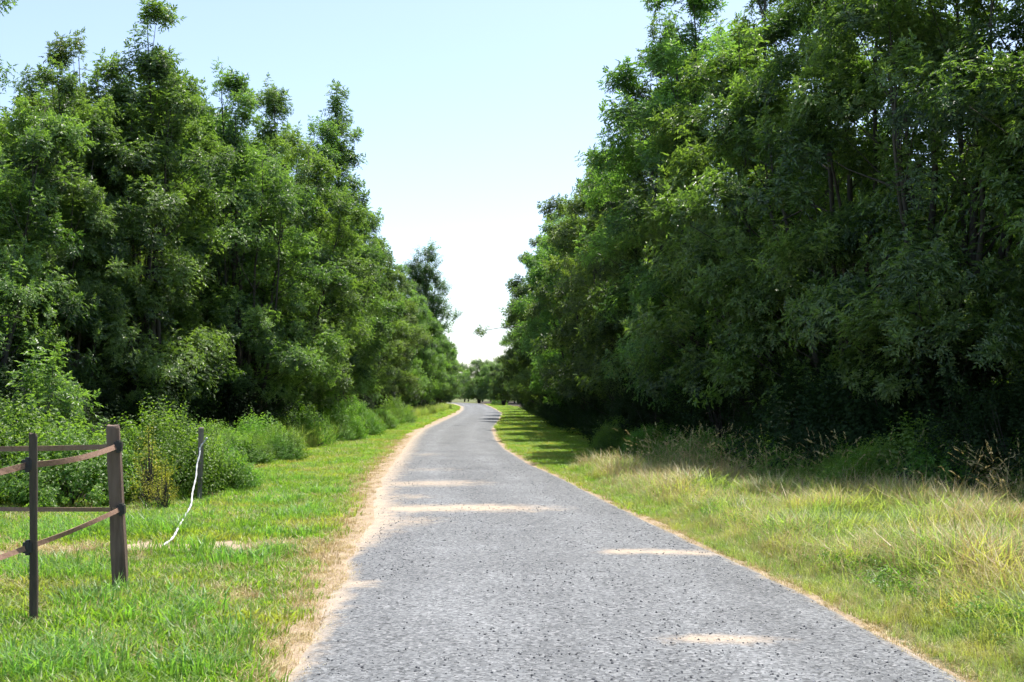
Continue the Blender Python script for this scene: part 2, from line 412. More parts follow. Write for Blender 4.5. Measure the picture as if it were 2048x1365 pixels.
def sand_on_road(x, y, u):
    s = 0.95 * np.exp(-(np.abs(x - f_al(y)) / np.interp(y, [5, 9, 11, 14, 18, 30, 60], [.10, .16, .07, .5, .32, .35, .3])) ** 1.6)
    s = np.maximum(s, 0.55 * np.exp(-(np.abs(x - f_ar(y)) / 0.10) ** 1.6))
    def band(y0, sy, x0, x1, a, slope=0.0):
        edge = np.clip((x - x0) / 0.3, 0, 1) * np.clip((x1 - x) / (0.45 * (x1 - x0)), 0, 1)
        return a * np.exp(-((y - y0 + .25 * (vnoise(x * 1.5, y * .3, 41) - .5) - slope * (x - x0)) / sy) ** 2) * edge
    for bd in ((20.2, 0.75, -2.6, 0.1, 0.72), (15.75, 0.55, -2.0, 1.2, 0.95, 0.02), (14.2, 0.6, -2.1, -0.5, 0.55), (17.6, .5, -2.2, -.9, .5),
               (11.45, 0.22, 0.75, 2.7, 0.85, -0.05), (7.38, 0.16, 0.85, 1.95, 0.75, -0.05), (9.55, 0.20, -1.7, -0.98, 0.95), (9.0, 0.10, -1.7, -1.1, 0.7),
               (7.9, 0.08, -1.5, -1.0, 0.6), (24.0, .7, -2.8, -.6, .35), (30.0, 1.0, -3.2, -1.4, .35)):
        s = np.maximum(s, band(*bd))
    return s
rd = strip_sheet('road', f_al, f_ar, 0.012, road_mat(), 44, (0.16, 0.07), ('sand', sand_on_road), 11, 0.02)
tag(link('road', rd), 'grey stone-chip country road curving away between the woods', kind='structure')

# loose chippings lying on the road
def stones(name, n, mat, smin, smax, seed, label):
    rs = np.random.RandomState(seed)
    y = 5.5 + (rs.rand(n) ** 1.7) * 22; u = rs.rand(n)
    x = f_al(y) + 0.08 + (f_ar(y) - f_al(y) - 0.16) * u
    keep = vnoise(x * 1.6, y * 0.9, 21) + 0.15 * rs.randn(n) > 0.45
    x, y = x[keep], y[keep]; n = len(x); u = (x - f_al(y)) / (f_ar(y) - f_al(y))
    z = 0.012 + 0.02 * (1 - (2 * u - 1) ** 2)
    t = np.array([[1, 0, 0], [-1, 0, 0], [0, 1, 0], [0, -1, 0], [0, 0, 1], [0, 0, -1]], float)
    f = np.array([[0, 2, 4], [2, 1, 4], [1, 3, 4], [3, 0, 4], [2, 0, 5], [1, 2, 5], [3, 1, 5], [0, 3, 5]])
    s = smin + (smax - smin) * rs.rand(n) ** 3
    V = t[None] * (0.6 + 0.7 * rs.rand(n, 6, 1)) * s[:, None, None] * np.array([1, 0.85, 0.6])
    a = rs.rand(n) * 6.28; c, sn = np.cos(a)[:, None], np.sin(a)[:, None]
    V = np.stack([V[..., 0] * c - V[..., 1] * sn, V[..., 0] * sn + V[..., 1] * c, V[..., 2]], -1)
    V += np.stack([x, y, z + s * 0.3], -1)[:, None, :]
    Fs = (f[None] + (np.arange(n) * 6)[:, None, None]).reshape(-1, 3)
    o = link(name, np_mesh(name, V.reshape(-1, 3), Fs, mat, None, False))
    tag(o, label, 'gravel', kind='stuff')
stones('gravel', 13000, M_STONE, 0.003, 0.0125, 31, 'loose dark stone chippings lying on the grey road')
stones('pale_gravel', 4000, M_STONEL, 0.003, 0.010, 32, 'loose pale stone chippings lying on the grey road')

# ------------------------------------------------------------------ leaf sprays
def leaflet(L, w, fold=0.25, droop=0.1):
    V = np.array([[0, 0, 0], [w / 2, L * 0.42, fold * w], [0, L, -droop * L], [-w / 2, L * 0.42, fold * w]])
    return V, np.array([[0, 1, 2], [0, 2, 3]])

def ash_leaf(rs, L=0.23, pairs=3, ll=0.098, lw=0.043):
    mb = MB()
    bend = rs.uniform(0.2, 0.8)
    for k in range(pairs):
        t = 0.3 + 0.7 * k / pairs
        for s in (-1, 1):
            V, F = leaflet(ll * rs.uniform(0.8, 1.1) * (0.8 + 0.3 * t), lw * rs.uniform(0.85, 1.2), droop=rs.uniform(0, 0.3))
            V = V @ rot_x(-bend * t * 0.6 + rs.uniform(-.35, .35)).T @ rot_z(-s * rs.uniform(0.75, 1.1)).T
            V[:, 2] += 0.0; V = V + [0, L * t, -bend * L * t * t * 0.5]
            mb.add(V, F, rs.uniform(0.2, 0.8))
    V, F = leaflet(ll, lw, droop=0.15); V = V @ rot_x(-bend * 0.6).T + [0, L, -bend * L * 0.5]
    mb.add(V, F, rs.uniform(0.3, 0.9))
    return mb.arrays()

def simple_leaf(rs, L=0.06, w=0.042):
    V = np.array([[0, 0, 0], [w * .42, L * .3, .12 * w], [w * .36, L * .68, .1 * w], [0, L, -.12 * L], [-w * .36, L * .68, .1 * w], [-w * .42, L * .3, .12 * w]])
    F = np.array([[0, 1, 2], [0, 2, 3], [0, 3, 4], [0, 4, 5]])
    return V, F

def ash_shoot(seed, length=0.42, nodes=5, **kw):
    rs = np.random.RandomState(seed); mb = MB()
    bend = rs.uniform(-.12, .12, 2)
    axis = lambda t: np.array([bend[0] * t * t, bend[1] * t * t, length * t])
    tube(mb, [axis(0), axis(.5), axis(1)], [0.006, 0.005, 0.003], 3, 0.1, cap=False)
    for k in range(nodes):
        t = 0.15 + 0.8 * k / (nodes - 1)
        for s in (0, math.pi):
            V, F, T = ash_leaf(rs, L=0.19 * (1.1 - 0.35 * t) * rs.uniform(.85, 1.15), **kw)
            V = V @ rot_x(rs.uniform(-0.25, 0.4) + 0.35 * t).T @ rot_z(s + (k % 2) * 1.57 + rs.uniform(-.3, .3)).T + axis(t)
            mb.add(V, F, np.clip(T + 0.25 * (t - .5), 0, 1))
    V, F, T = ash_leaf(rs, L=0.13); V = V @ rot_x(1.3).T + axis(1); mb.add(V, F, T)
    return mb.arrays()

def simple_shoot(seed, length=0.45, n=12, L=0.06, w=0.042, tri=False):
    rs = np.random.RandomState(seed); mb = MB()
    bend = rs.uniform(-.15, .15, 2)
    axis = lambda t: np.array([bend[0] * t * t, bend[1] * t * t, length * t])
    tube(mb, [axis(0), axis(.5), axis(1)], [0.004, 0.0035, 0.002], 3, 0.2, cap=False)
    for k in range(n):
        t = 0.1 + 0.9 * k / (n - 1); a = k * 2.4 + rs.uniform(-.4, .4); pit = rs.uniform(-0.35, 0.4) + 0.3 * t
        off = np.array([0, 0.02, 0])
        for q in ((-1, 0, 1) if tri else (0,)):
            V, F = simple_leaf(rs, L * rs.uniform(.7, 1.25) * (1.1 - .4 * t), w * rs.uniform(.8, 1.2) * (1.1 - .4 * t))
            V = V @ rot_x(rs.uniform(-.5, .3)).T @ rot_z(q * 1.2).T + off
            V = V @ rot_x(pit).T @ rot_z(a).T + axis(t)
            mb.add(V, F, rs.uniform(0.15, 0.85))
    return mb.arrays()

SH_ASH = [ash_shoot(s) for s in range(7)]
SH_SIMPLE = [simple_shoot(50 + s, .40, 14, .062, .046) for s in range(5)]
SH_BRAMBLE = [simple_shoot(70 + s, 0.5, 9, 0.062, 0.05, True) for s in range(5)]
SH_POPLAR = [simple_shoot(90 + s, 0.6, 20, 0.085, 0.075) for s in range(4)]
SH_WEED = [simple_shoot(110 + s, 0.5, 14, 0.075, 0.022) for s in range(4)]

def place_shoots(mb, shoots, pos, direc, scl, rs, tint=None):
    m = len(pos); which = rs.randint(0, len(shoots), m); roll = rs.rand(m) * 6.283
    B = basis(direc, roll)
    for k, (V, F, T) in enumerate(shoots):
        sel = np.where(which == k)[0]
        if not len(sel): continue
        W = np.einsum('mij,vj->mvi', B[sel] * scl[sel][:, None, None], V) + pos[sel][:, None, :]
        Fk = (F[None] + (np.arange(len(sel)) * len(V))[:, None, None]).reshape(-1, 3)
        base = (tint[sel] if tint is not None else np.zeros(len(sel)))
        Tk = np.clip(T[None] + base[:, None], 0, 1).ravel()
        mb.add(W.reshape(-1, 3), Fk, Tk)

# ------------------------------------------------------------------ trees
def make_tree(seed, H=12.0, Rad=2.7, leaders=5, clumps=26, per=9, low=0.14, shoots=SH_ASH, spike=2, mat=M_ASH, lobe=(0.46, 0.66), sscale=(0.68, 1.06), topcut=(.65, .96), clr=(.42, .74)):
    rs = np.random.RandomState(seed)
    wood = MB(); crown = MB()
    P, D, S, T = [], [], [], []
    for i in range(leaders):
        ang = 6.283 * (i + rs.uniform(-.3, .3)) / leaders
        top = H * (1.0 if i == 0 else rs.uniform(*topcut))
        off = Rad * (rs.uniform(.02, .12) if i == 0 else np.interp(top / H, [.4, .95], [.75, .25]) * rs.uniform(.85, 1.15))
        rl = Rad * rs.uniform(*lobe) * (1.15 if i == 0 else 1)
        b0 = np.array([math.cos(ang), math.sin(ang), 0]) * rs.uniform(.05, .22)
        mid = np.array([math.cos(ang) * off * .8, math.sin(ang) * off * .8, top * .45])
        tp = np.array([math.cos(ang) * off * 1.1, math.sin(ang) * off * 1.1, top - .4]) + np.append(rs.uniform(-.35, .35, 2), 0)
        curve = lambda t: ((1 - t) ** 2)[..., None] * b0 + (2 * t * (1 - t))[..., None] * mid + (t ** 2)[..., None] * tp
        ts = np.linspace(0, 1, 9); pts = curve(ts); pts[1:-1] += rs.uniform(-.08, .08, (7, 3)); pts[0, 2] = -.1
        r0 = .03 + .0055 * top
        tube(wood, pts, r0 * (1 - .9 * ts), 6, .5)
        nc = int(clumps * (top / H) * (1.7 if i == 0 else 1))
        t = low + (1 - low) * (np.arange(nc) + rs.rand(nc)) / nc
        prof = rl * np.interp(t, [0, .10, .3, .5, .7, .86, 1], [.5, .85, 1.2, 1.18, 1.05, .85, .28])
        a = rs.rand(nc) * 6.283
        rr = prof * np.sqrt(rs.uniform(.2, 1.0, nc)) * rs.uniform(.8, 1.25, nc) * np.interp(t, [.8, .95], [1, .45])
        rad = np.stack([np.cos(a), np.sin(a), 0 * a], -1)
        c = curve(t) + rad * rr[:, None]; c[:, 2] += rs.uniform(-.2, .3, nc) + .12 * rr
        c[:, 2] = np.maximum(c[:, 2], .8 + rs.rand(nc))
        for j in range(nc):
            tb = max(0.02, t[j] - .10); s0 = curve(np.array(tb)); m_ = (s0 + c[j]) / 2 + [0, 0, -.10]
            tube(wood, [s0, m_, c[j]], [.014 + .016 * (1 - tb), .012, .006], 3, .5, cap=False)
            k = max(4, int(per * rs.uniform(.6, 1.4))); br = rs.uniform(*clr) * (1 - .45 * max(0, t[j] - .6) / .4)
            face = rad[j] * .6 + np.array([0, 0, .8])
            q = rs.randn(k, 3); q /= np.linalg.norm(q, axis=1)[:, None]
            dn = q @ face; q = np.where((dn < -.1)[:, None], q - 2 * dn[:, None] * face[None], q)
            P.append(c[j] + q * br * np.array([1, 1, .7]) * (rs.uniform(.25, 1, (k, 1)) ** .5))
            D.append(q * .7 + rad[j] * .15 + np.array([0, 0, .55 + .5 * t[j]]) + rs.randn(k, 3) * .22)
            S.append(rs.uniform(sscale[0], sscale[1], k)); T.append(rs.uniform(-.35, .3) + rs.uniform(-.12, .12, k))
        ns = int(spike * rs.uniform(.6, 1.5)) + 5
        P.append(tp + np.stack([rs.randn(ns) * .22, rs.randn(ns) * .22, np.linspace(-1.3, .12, ns)], -1))
        D.append(np.stack([rs.randn(ns) * .25, rs.randn(ns) * .25, np.ones(ns)], -1)); S.append(rs.uniform(.8, 1.15, ns)); T.append(np.full(ns, .1))
    place_shoots(crown, shoots, np.concatenate(P), np.concatenate(D), np.concatenate(S), rs, np.concatenate(T))
    return wood.mesh('trunk', M_BARK, True), crown.mesh('crown', mat)

TREES = {
    'a': make_tree(1, 12, 3.0, 8, 15, 19),
    'b': make_tree(2, 12, 2.9, 8, 15, 19, topcut=(.55, .9), low=.08),
    'c': make_tree(3, 12, 3.1, 9, 14, 18, mat=M_ASH2),
    'd': make_tree(4, 12, 2.8, 8, 15, 19, mat=M_ASH2, low=.10),
    'e': make_tree(5, 12, 3.0, 9, 14, 18, topcut=(.6, .97), low=.12),
    'slim': make_tree(6, 12, 1.5, 3, 14, 13, low=.3, spike=8, topcut=(.7, .9), clr=(.3, .55)),
    'poplar': make_tree(7, 18, 2.6, 7, 30, 13, low=.05, shoots=SH_POPLAR, mat=M_POPLAR, sscale=(1.5, 2.2), clr=(.5, .8), lobe=(.45, .6), topcut=(.75, .97)),
    'back': make_tree(8, 12, 3.2, 6, 12, 8, low=.08, sscale=(1.9, 2.6), clr=(.6, .95)),
    'back2': make_tree(9, 12, 3.0, 6, 12, 8, low=.08, sscale=(1.9, 2.6), clr=(.6, .95)),
    'far': make_tree(10, 8, 3.2, 7, 11, 10, low=.02, sscale=(1.1, 1.7), clr=(.6, .95), mat=M_ASH2),
    'far2': make_tree(11, 8, 3.2, 7, 11, 10, low=.02, sscale=(1.1, 1.7), clr=(.6, .95)),
}
HT = {'far': 8, 'far2': 8, 'back': 12, 'back2': 12, 'a': 12, 'b': 12, 'c': 12, 'd': 12, 'e': 12, 'slim': 12, 'poplar': 18}

def plant_tree(kind, x, y, h, rz, label, group=None, width=1.0, name='ash_tree'):
    s = h / HT[kind]
    e = bpy.data.objects.new(name, None); COL.objects.link(e)
    e.empty_display_size = .3
    e.location = (x, y, float(ground_z(np.array(x), np.array(y)))); e.rotation_euler = (0, 0, rz); e.scale = (s * width, s * width, s)
    tag(e, label, 'tree', group)
    tr, cr = TREES[kind]
    link('trunk', tr, e); link('crown', cr, e)
    return e

GL, GR, GF = 'ash trees of the wood behind the fence', 'ash trees of the wood behind the long dry grass', 'trees closing the bend in the road'
LEFT = [
    ('b', -11.5, 24.5, 10.8, 0.3, 'ash tree with one leafy spike on top, at the picture edge above the fence', 1.0),
    ('e', -11.4, 30, 11.0, 1.9, 'lower ash tree in the notch between the spiked tree and the tallest', .95),
    ('a', -9.6, 29.5, 11.4, 0.6, 'tallest broad ash tree with a peaked top, above the corner post of the fence', 1.1),
    ('d', -10.6, 27.0, 9.6, 3.0, 'lower pale ash tree in front of the tallest, above the bramble bushes', .9),
    ('c', -8.2, 34.5, 11.6, 2.7, 'pale green ash tree with a blunt side peak, next past the tallest', 1.0),
    ('d', -8.0, 40, 12.5, 4.2, 'light green rounded ash tree, second past the tallest above the fence', 1.0),
    ('e', -8.1, 46, 12.5, 5.1, 'ash tree directly behind the thin open leader, third past the tallest', 1.0),
    ('slim', -7.15, 47.5, 14.4, 0.2, 'slender ash with a dark open leader standing out against the sky', .95),
    ('a', -7.7, 53, 11.0, 3.5, 'dense ash tree just past the slender open one, beside the low shrubs', .95),
    ('c', -7.9, 61, 11.2, 1.2, 'ash tree two past the slender open one on the fence side of the road', 1.0),
    ('b', -8.3, 70, 11.0, 2.2, 'ash tree three past the slender open one on the fence side of the road', 1.05),
    ('d', -8.5, 80, 11.0, 5.5, 'ash tree just before the poplar on the fence side of the road', 1.05),
    ('e', -8.2, 92, 10.6, 0.9, 'ash tree in front of the dark poplar on the fence side of the road', 1.1),
    ('a', -8.3, 107, 10.4, 4.4, 'ash tree below the poplar overhanging the tall grass by the road', 1.1),
    ('c', -8.4, 124, 10.0, 2.0, 'ash tree beyond the poplar where the road starts to swing round', 1.15),
    ('b', -8.9, 143, 9.6, 3.1, 'last but one ash on the fence side before the bend', 1.2),
    ('d', -9.8, 164, 9.2, 1.4, 'last ash on the fence side hanging over the bend of the road', 1.2),
]
RIGHT = [
    ('a', 9.6, 16.6, 12.6, 2.2, 'nearest ash tree, cut by the picture edge above the long pale grass', 1.0),
    ('c', 7.7, 19.5, 12.8, 0.4, 'ash tree towering out of view behind the two dark shrubs', 1.0),
    ('e', 6.9, 23, 13.2, 1.7, 'bushy ash tree behind the tall dry seed stalks, third from the picture edge', 1.0),
    ('b', 6.1, 27, 13.0, 4.9, 'dark ash tree at the far end of the dry seed stalks', 1.05),
    ('d', 5.4, 31, 13.2, 3.3, 'ash tree with its crown just leaving the top of the picture', 1.1),
    ('slim', 4.5, 33.5, 12.6, 1.3, 'thin airy ash with sky showing through, tallest at the sky gap', .95),
    ('a', 4.9, 37, 12.0, 5.7, 'ash tree right beside the thin airy one, first step down of the skyline', 1.0),
    ('e', 4.1, 42, 12.2, 0.1, 'ash with two pointed leaders against the sky, second past the airy one', 1.0),
    ('b', 3.8, 47.5, 12.2, 2.5, 'ash with one sharp leader, third past the airy one', 1.0),
    ('d', 3.4, 54, 12.2, 1.0, 'ash tree above the shadow-striped verge, fourth past the airy one', 1.05),
    ('c', 3.2, 61, 12.0, 3.9, 'ash tree above the shadow-striped verge, fifth past the airy one', 1.05),
    ('a', 2.8, 69, 12.2, 5.0, 'ash tree with a broken white bough low on its road side', 1.05),
    ('e', 2.5, 77, 12.2, 2.9, 'ash tree with its crown leaning furthest out over the road', 1.2),
    ('b', 2.3, 89, 11.8, 1.6, 'ash tree just past the one leaning over the road', 1.15),
    ('d', 2.6, 103, 11.2, 4.1, 'ash tree second past the one leaning over the road', 1.15),
    ('c', 2.4, 120, 10, 0.8, 'ash tree third past the one leaning over the road', 1.2),
    ('a', 1.5, 140, 8.6, 2.4, 'small ash tree close to the bend opposite the last fence-side ash', 1.2),
    ('e', -1.2, 164, 7.2, 3.6, 'smallest ash tree at the inside start of the bend', 1.3),
]
for k, x, y, h, rz, lab, w in LEFT: plant_tree(k, x, y, h, rz, lab, GL, w)
for k, x, y, h, rz, lab, w in RIGHT: plant_tree(k, x, y, h, rz, lab, GR, w)
plant_tree('poplar', -12.0, 150, 21.0, .5, 'dark narrow poplar rising behind the ash trees near the bend', None, 1.25, 'poplar_tree')
for k, x, y, h, rz, lab in (
    ('far', -3.2, 194, 7.2, 0.2, 'low tree at the outer side of the bend, nearest the road'),
    ('far2', -6.2, 216, 8.2, 1.2, 'low far tree closing the view at the middle of the bend'),
    ('far', -12.5, 230, 8.0, 2.2, 'low far tree closing the view just beside the fence-side wood'),
    ('far2', -18.5, 244, 8.0, 3.2, 'farthest low tree behind the bend, half hidden by the fence-side wood'),
    ('far2', -1.0, 212, 8.6, 4.2, 'low far tree behind the smallest ash at the bend')):
    plant_tree(k, x, y, h, rz, lab, GF, 1.15, 'far_tree')

# ------------------------------------------------------------------ scattering (for uncountable stuff only)
def scatter(name, pts, rot, scl, which, protos, label, cat):
    me = bpy.data.meshes.new(name)
    me.vertices.add(len(pts)); me.vertices.foreach_set('co', np.asarray(pts, np.float32).ravel())
    for a, v, ty in (('srot', rot, 'FLOAT'), ('sscl', scl, 'FLOAT'), ('sidx', which, 'INT')):
        at = me.attributes.new(a, ty, 'POINT'); at.data.foreach_set('value', np.asarray(v, np.int32 if ty == 'INT' else np.float32))
    ob = link(name, me); tag(ob, label, cat, kind='stuff')
    ng = bpy.data.node_groups.new(name, 'GeometryNodeTree')
    ng.interface.new_socket('Geometry', in_out='INPUT', socket_type='NodeSocketGeometry')
    ng.interface.new_socket('Geometry', in_out='OUTPUT', socket_type='NodeSocketGeometry')
    gi = ng.nodes.new('NodeGroupInput'); go = ng.nodes.new('NodeGroupOutput')
    join = ng.nodes.new('GeometryNodeJoinGeometry')
    def named(nm, ty):
        n = ng.nodes.new('GeometryNodeInputNamedAttribute'); n.data_type = ty; n.inputs[0].default_value = nm
        return n.outputs[0]
    comb = ng.nodes.new('ShaderNodeCombineXYZ'); ng.links.new(named('srot', 'FLOAT'), comb.inputs[2])
    e2r = ng.nodes.new('FunctionNodeEulerToRotation'); ng.links.new(comb.outputs[0], e2r.inputs[0])
    scn = named('sscl', 'FLOAT'); ix = named('sidx', 'INT')
    for k, meshes in enumerate(protos):
        eq = ng.nodes.new('FunctionNodeCompare'); eq.data_type = 'INT'; eq.operation = 'EQUAL'
        ng.links.new(ix, eq.inputs[2]); eq.inputs[3].default_value = k
        src = []
        for mm in (meshes if isinstance(meshes, tuple) else (meshes,)):
            po = bpy.data.objects.new(name + '_source', mm)
            oi = ng.nodes.new('GeometryNodeObjectInfo'); oi.inputs[0].default_value = po
            src.append(oi.outputs['Geometry'])
        inst = ng.nodes.new('GeometryNodeInstanceOnPoints')
        if len(src) > 1:
            j2 = ng.nodes.new('GeometryNodeJoinGeometry')
            for s in src: ng.links.new(s, j2.inputs[0])
            ng.links.new(j2.outputs[0], inst.inputs['Instance'])
        else:
            ng.links.new(src[0], inst.inputs['Instance'])
        ng.links.new(gi.outputs[0], inst.inputs['Points']); ng.links.new(eq.outputs[0], inst.inputs['Selection'])
        ng.links.new(e2r.outputs[0], inst.inputs['Rotation']); ng.links.new(scn, inst.inputs['Scale'])
        ng.links.new(inst.outputs[0], join.inputs[0])
    ng.links.new(join.outputs[0], go.inputs[0])
    mod = ob.modifiers.new('scatter', 'NODES'); mod.node_group = ng
    return ob

# the woods behind the front rows, one dense mass on each side
rs = np.random.RandomState(77)
def wood_points(side):
    pts = []
    for y in np.arange(15 if side > 0 else 26, 235, 4.8):
        for r in range(3 if y < 45 else (2 if y < 90 else 1)):
            yy = y + rs.uniform(-1.5, 1.5)
            x = (f_wr(yy) + 6.2 + r * 3.8 if side > 0 else f_wl(yy) - 4.6 - r * 3.8) + rs.uniform(-1, 1)
            pts.append((x, yy, 0))
    if side < 0:
        for x in np.arange(-34, -12, 3.6):
            for y in (26, 31, 36, 41): pts.append((x + rs.uniform(-1, 1), y + rs.uniform(-1, 1) + max(0, (-14 - x)) * .1, 0))
    else:
        for x in np.arange(-60, 20, 4.5):
            for y in (258, 266): pts.append((x + rs.uniform(-1, 1), y + rs.uniform(-2, 2), 0))
        for x in np.arange(12, 30, 3.6):
            for y in (9, 13, 17): pts.append((x + rs.uniform(-1, 1), y + rs.uniform(-1, 1), 0))
    pts = np.array(pts, float)
    return pts if side > 0 else pts[(pts[:, 1] > 34) | (pts[:, 0] < -17.5)]
for side, lab in ((-1, 'dense dark wood behind the front trees on the fence side'), (1, 'dense dark wood behind the front trees above the long dry grass')):
    p = wood_points(side); n = len(p)
    hs = np.where(p[:, 1] > 100, rs.uniform(.5, .62, n), np.where(p[:, 0] < 0, rs.uniform(.80, .97, n), rs.uniform(.66, .82, n)))
    scatter('woodland', p, rs.rand(n) * 6.283, hs, rs.randint(0, 2, n), [TREES[k] for k in ('back', 'back2')], lab, 'wood')

# ------------------------------------------------------------------ shrubs and brambles
def make_bush(seed, w, h, n, shoots, mat, depth=None, top=1.0, s=(.7, 1.15), up=.5):
    rs = np.random.RandomState(seed); d = depth or w
    wood = MB(); fol = MB()
    u = rs.randn(n, 3); u /= np.linalg.norm(u, axis=1)[:, None]; u[:, 2] = np.abs(u[:, 2])
    lump = .72 + .55 * vnoise(u[:, 0] * 2.2 + 7, u[:, 1] * 2.2 + u[:, 2] * 2 + 7, seed, 2)
    rr = rs.uniform(.45, 1, n) ** .5 * lump
    P = u * rr[:, None] * np.array([w / 2, d / 2, h - .25]); P[:, 2] *= np.clip(1.15 - .45 * np.hypot(u[:, 0], u[:, 1]), 0, 1) ; P[:, 2] = np.maximum(P[:, 2], .03)
    D = u * .8 + rs.randn(n, 3) * .35 + [0, 0, up]
    place_shoots(fol, shoots, P, D, rs.uniform(s[0], s[1], n), rs, np.repeat(rs.uniform(-.25, .25, n // 6 + 1), 6)[:n])
    for j in range(0, n, max(1, n // 40)):
        tube(wood, [np.array([u[j, 0] * .1, u[j, 1] * .1, -.05]), P[j] * [.6, .6, .55], P[j]], [.014, .010, .004], 4, .5, cap=False)
    return wood.mesh('stems', M_BARK, True), fol.mesh('foliage', mat)

def plant_bush(meshes, x, y, rz, label, group=None, name='shrub', cat='shrub', s=1.0):
    e = bpy.data.objects.new(name, None); COL.objects.link(e); e.empty_display_size = .2
    e.location = (x, y, float(ground_z(np.array(x), np.array(y)))); e.rotation_euler = (0, 0, rz); e.scale = (s, s, s)
    tag(e, label, cat, group)
    link('stems', meshes[0], e); link('foliage', meshes[1], e)
    return e

BR1 = make_bush(201, 2.6, 1.45, 520, SH_BRAMBLE, M_BRAMBLE)
BR2 = make_bush(202, 2.0, 1.15, 380, SH_BRAMBLE, M_BRAMBLE)
UND = [make_bush(210, 2.4, 1.6, 420, SH_BRAMBLE, M_SHADE_LEAF, s=(.6, 1.0)), make_bush(211, 2.0, 2.4, 420, SH_SIMPLE, M_SHADE_LEAF, s=(.8, 1.2))]
SB1 = make_bush(203, 1.9, 1.5, 850, SH_SIMPLE, M_SHRUB)
SB2 = make_bush(204, 1.5, 1.1, 560, SH_SIMPLE, M_SHRUB)
SAP = make_bush(205, 1.5, 2.7, 85, SH_ASH, M_ASH2, up=.9, s=(.7, 1.0))
WEED = make_bush(206, 1.1, .8, 150, SH_WEED, M_SHRUB, up=1.0)
DOCK = make_bush(207, .42, 1.5, 60, SH_WEED, M_DOCK, up=1.6, s=(.5, .8))

GB = 'brambles behind the fence'
plant_bush(BR1, -7.7, 17.6, 0.2, 'bramble bush at the picture edge behind the thin stake', GB, 'bramble_bush', 'bramble')
plant_bush(BR2, -6.5, 16.8, 1.2, 'low bramble bush seen between the stake and the corner post', GB, 'bramble_bush', 'bramble')
plant_bush(BR2, -8.4, 19.6, 2.2, 'grey-green bramble bush under the pale ash sapling', GB, 'bramble_bush', 'bramble', 1.1)
plant_bush(SB1, -5.55, 17.9, 0.7, 'tall bright green shrub right behind the corner post', 'shrubs behind the fence', s=.92)
plant_bush(SB2, -5.0, 18.6, 2.0, 'bright shrub wrapped round the old post with the white rope', 'shrubs behind the fence', s=.8)
plant_bush(SB2, -4.75, 19.0, 3.0, 'low shrub sloping down to the verge beside the old rope post', 'shrubs behind the fence', s=.62)
plant_bush(SAP, -8.3, 20.2, 0.4, 'pale leafy ash sapling in front of the dark wood above the thin stake', None, 'ash_sapling', 'sapling')
plant_bush(SAP, -10.2, 21.4, 2.4, 'pale ash sapling cut by the picture edge, above the brambles', None, 'ash_sapling', 'sapling', .75)
plant_bush(DOCK, -5.05, 15.9, 0.0, 'yellowing tall dock plant close behind the corner post', 'dock plants behind the fence', 'dock_plant', 'plant')
plant_bush(DOCK, -4.75, 15.5, 2.0, 'shorter yellowing dock plant between the corner post and the rope', 'dock plants behind the fence', 'dock_plant', 'plant', .62)
plant_bush(SB1, -6.55, 40.0, 1.0, 'taller of two sunlit shrubs under the fence-side trees by the verge', 'shrubs on the fence-side verge', s=1.2)
plant_bush(SB1, -6.05, 43.5, 2.6, 'lower of two sunlit shrubs, nearer the road under the trees', 'shrubs on the fence-side verge', s=.95)
plant_bush(WEED, -6.2, 35.0, .3, 'ragged weed clump with dry tips in front of the two verge shrubs', 'weed clumps on the verges', 'weed_clump', 'weeds', 1.15)
plant_bush(WEED, -7.0, 33.0, 1.6, 'shaded weed clump at the foot of the pale green ash', 'weed clumps on the verges', 'weed_clump', 'weeds', 1.2)
plant_bush(WEED, -6.6, 28.5, 2.8, 'shaded weed clump nearest behind the old rope post', 'weed clumps on the verges', 'weed_clump', 'weeds', 1.1)
plant_bush(BR2, -6.9, 30.6, .8, 'dark bramble in the shade between old rope post and verge weeds', 'brambles behind the fence', 'bramble_bush', 'bramble', .9)
plant_bush(SB2, -6.9, 49.0, 2.9, 'small shrub tucked under the trees past the two verge shrubs', 'shrubs on the fence-side verge', s=1.2)
plant_bush(WEED, -6.2, 57.0, .9, 'far weed clump under the fence-side trees near the curve', 'weed clumps on the verges', 'weed_clump', 'weeds', 1.3)
plant_bush(WEED, 4.0, 21.4, 2.1, 'green weed clump among the seed stalks farthest from the dark shrubs', 'weed clumps on the verges', 'weed_clump', 'weeds', .9)
plant_bush(SB2, -6.6, 64.0, 1.9, 'far shrub under the fence-side trees where the verge narrows', 'shrubs on the fence-side verge', s=1.3)
plant_bush(SB2, -6.7, 36.8, 4.4, 'half shaded shrub just before the two sunlit verge shrubs', 'shrubs on the fence-side verge', s=1.1)
plant_bush(SB2, 6.0, 16.9, .6, 'dark green shrub in shade at the back of the long pale grass', 'shrubs under the grass-side trees', s=1.05)
plant_bush(SB2, 7.1, 15.7, 2.3, 'dark shrub cut by the picture edge behind the long pale grass', 'shrubs under the grass-side trees', s=.85)
plant_bush(WEED, 5.1, 16.7, .9, 'thin dark weed clump beside the shaded shrub, nearer the seed stalks', 'weed clumps on the verges', 'weed_clump', 'weeds')
plant_bush(SB2, -2.0, 172, .6, 'tiny far shrub on the verge at the inside of the bend', None, s=1.4)

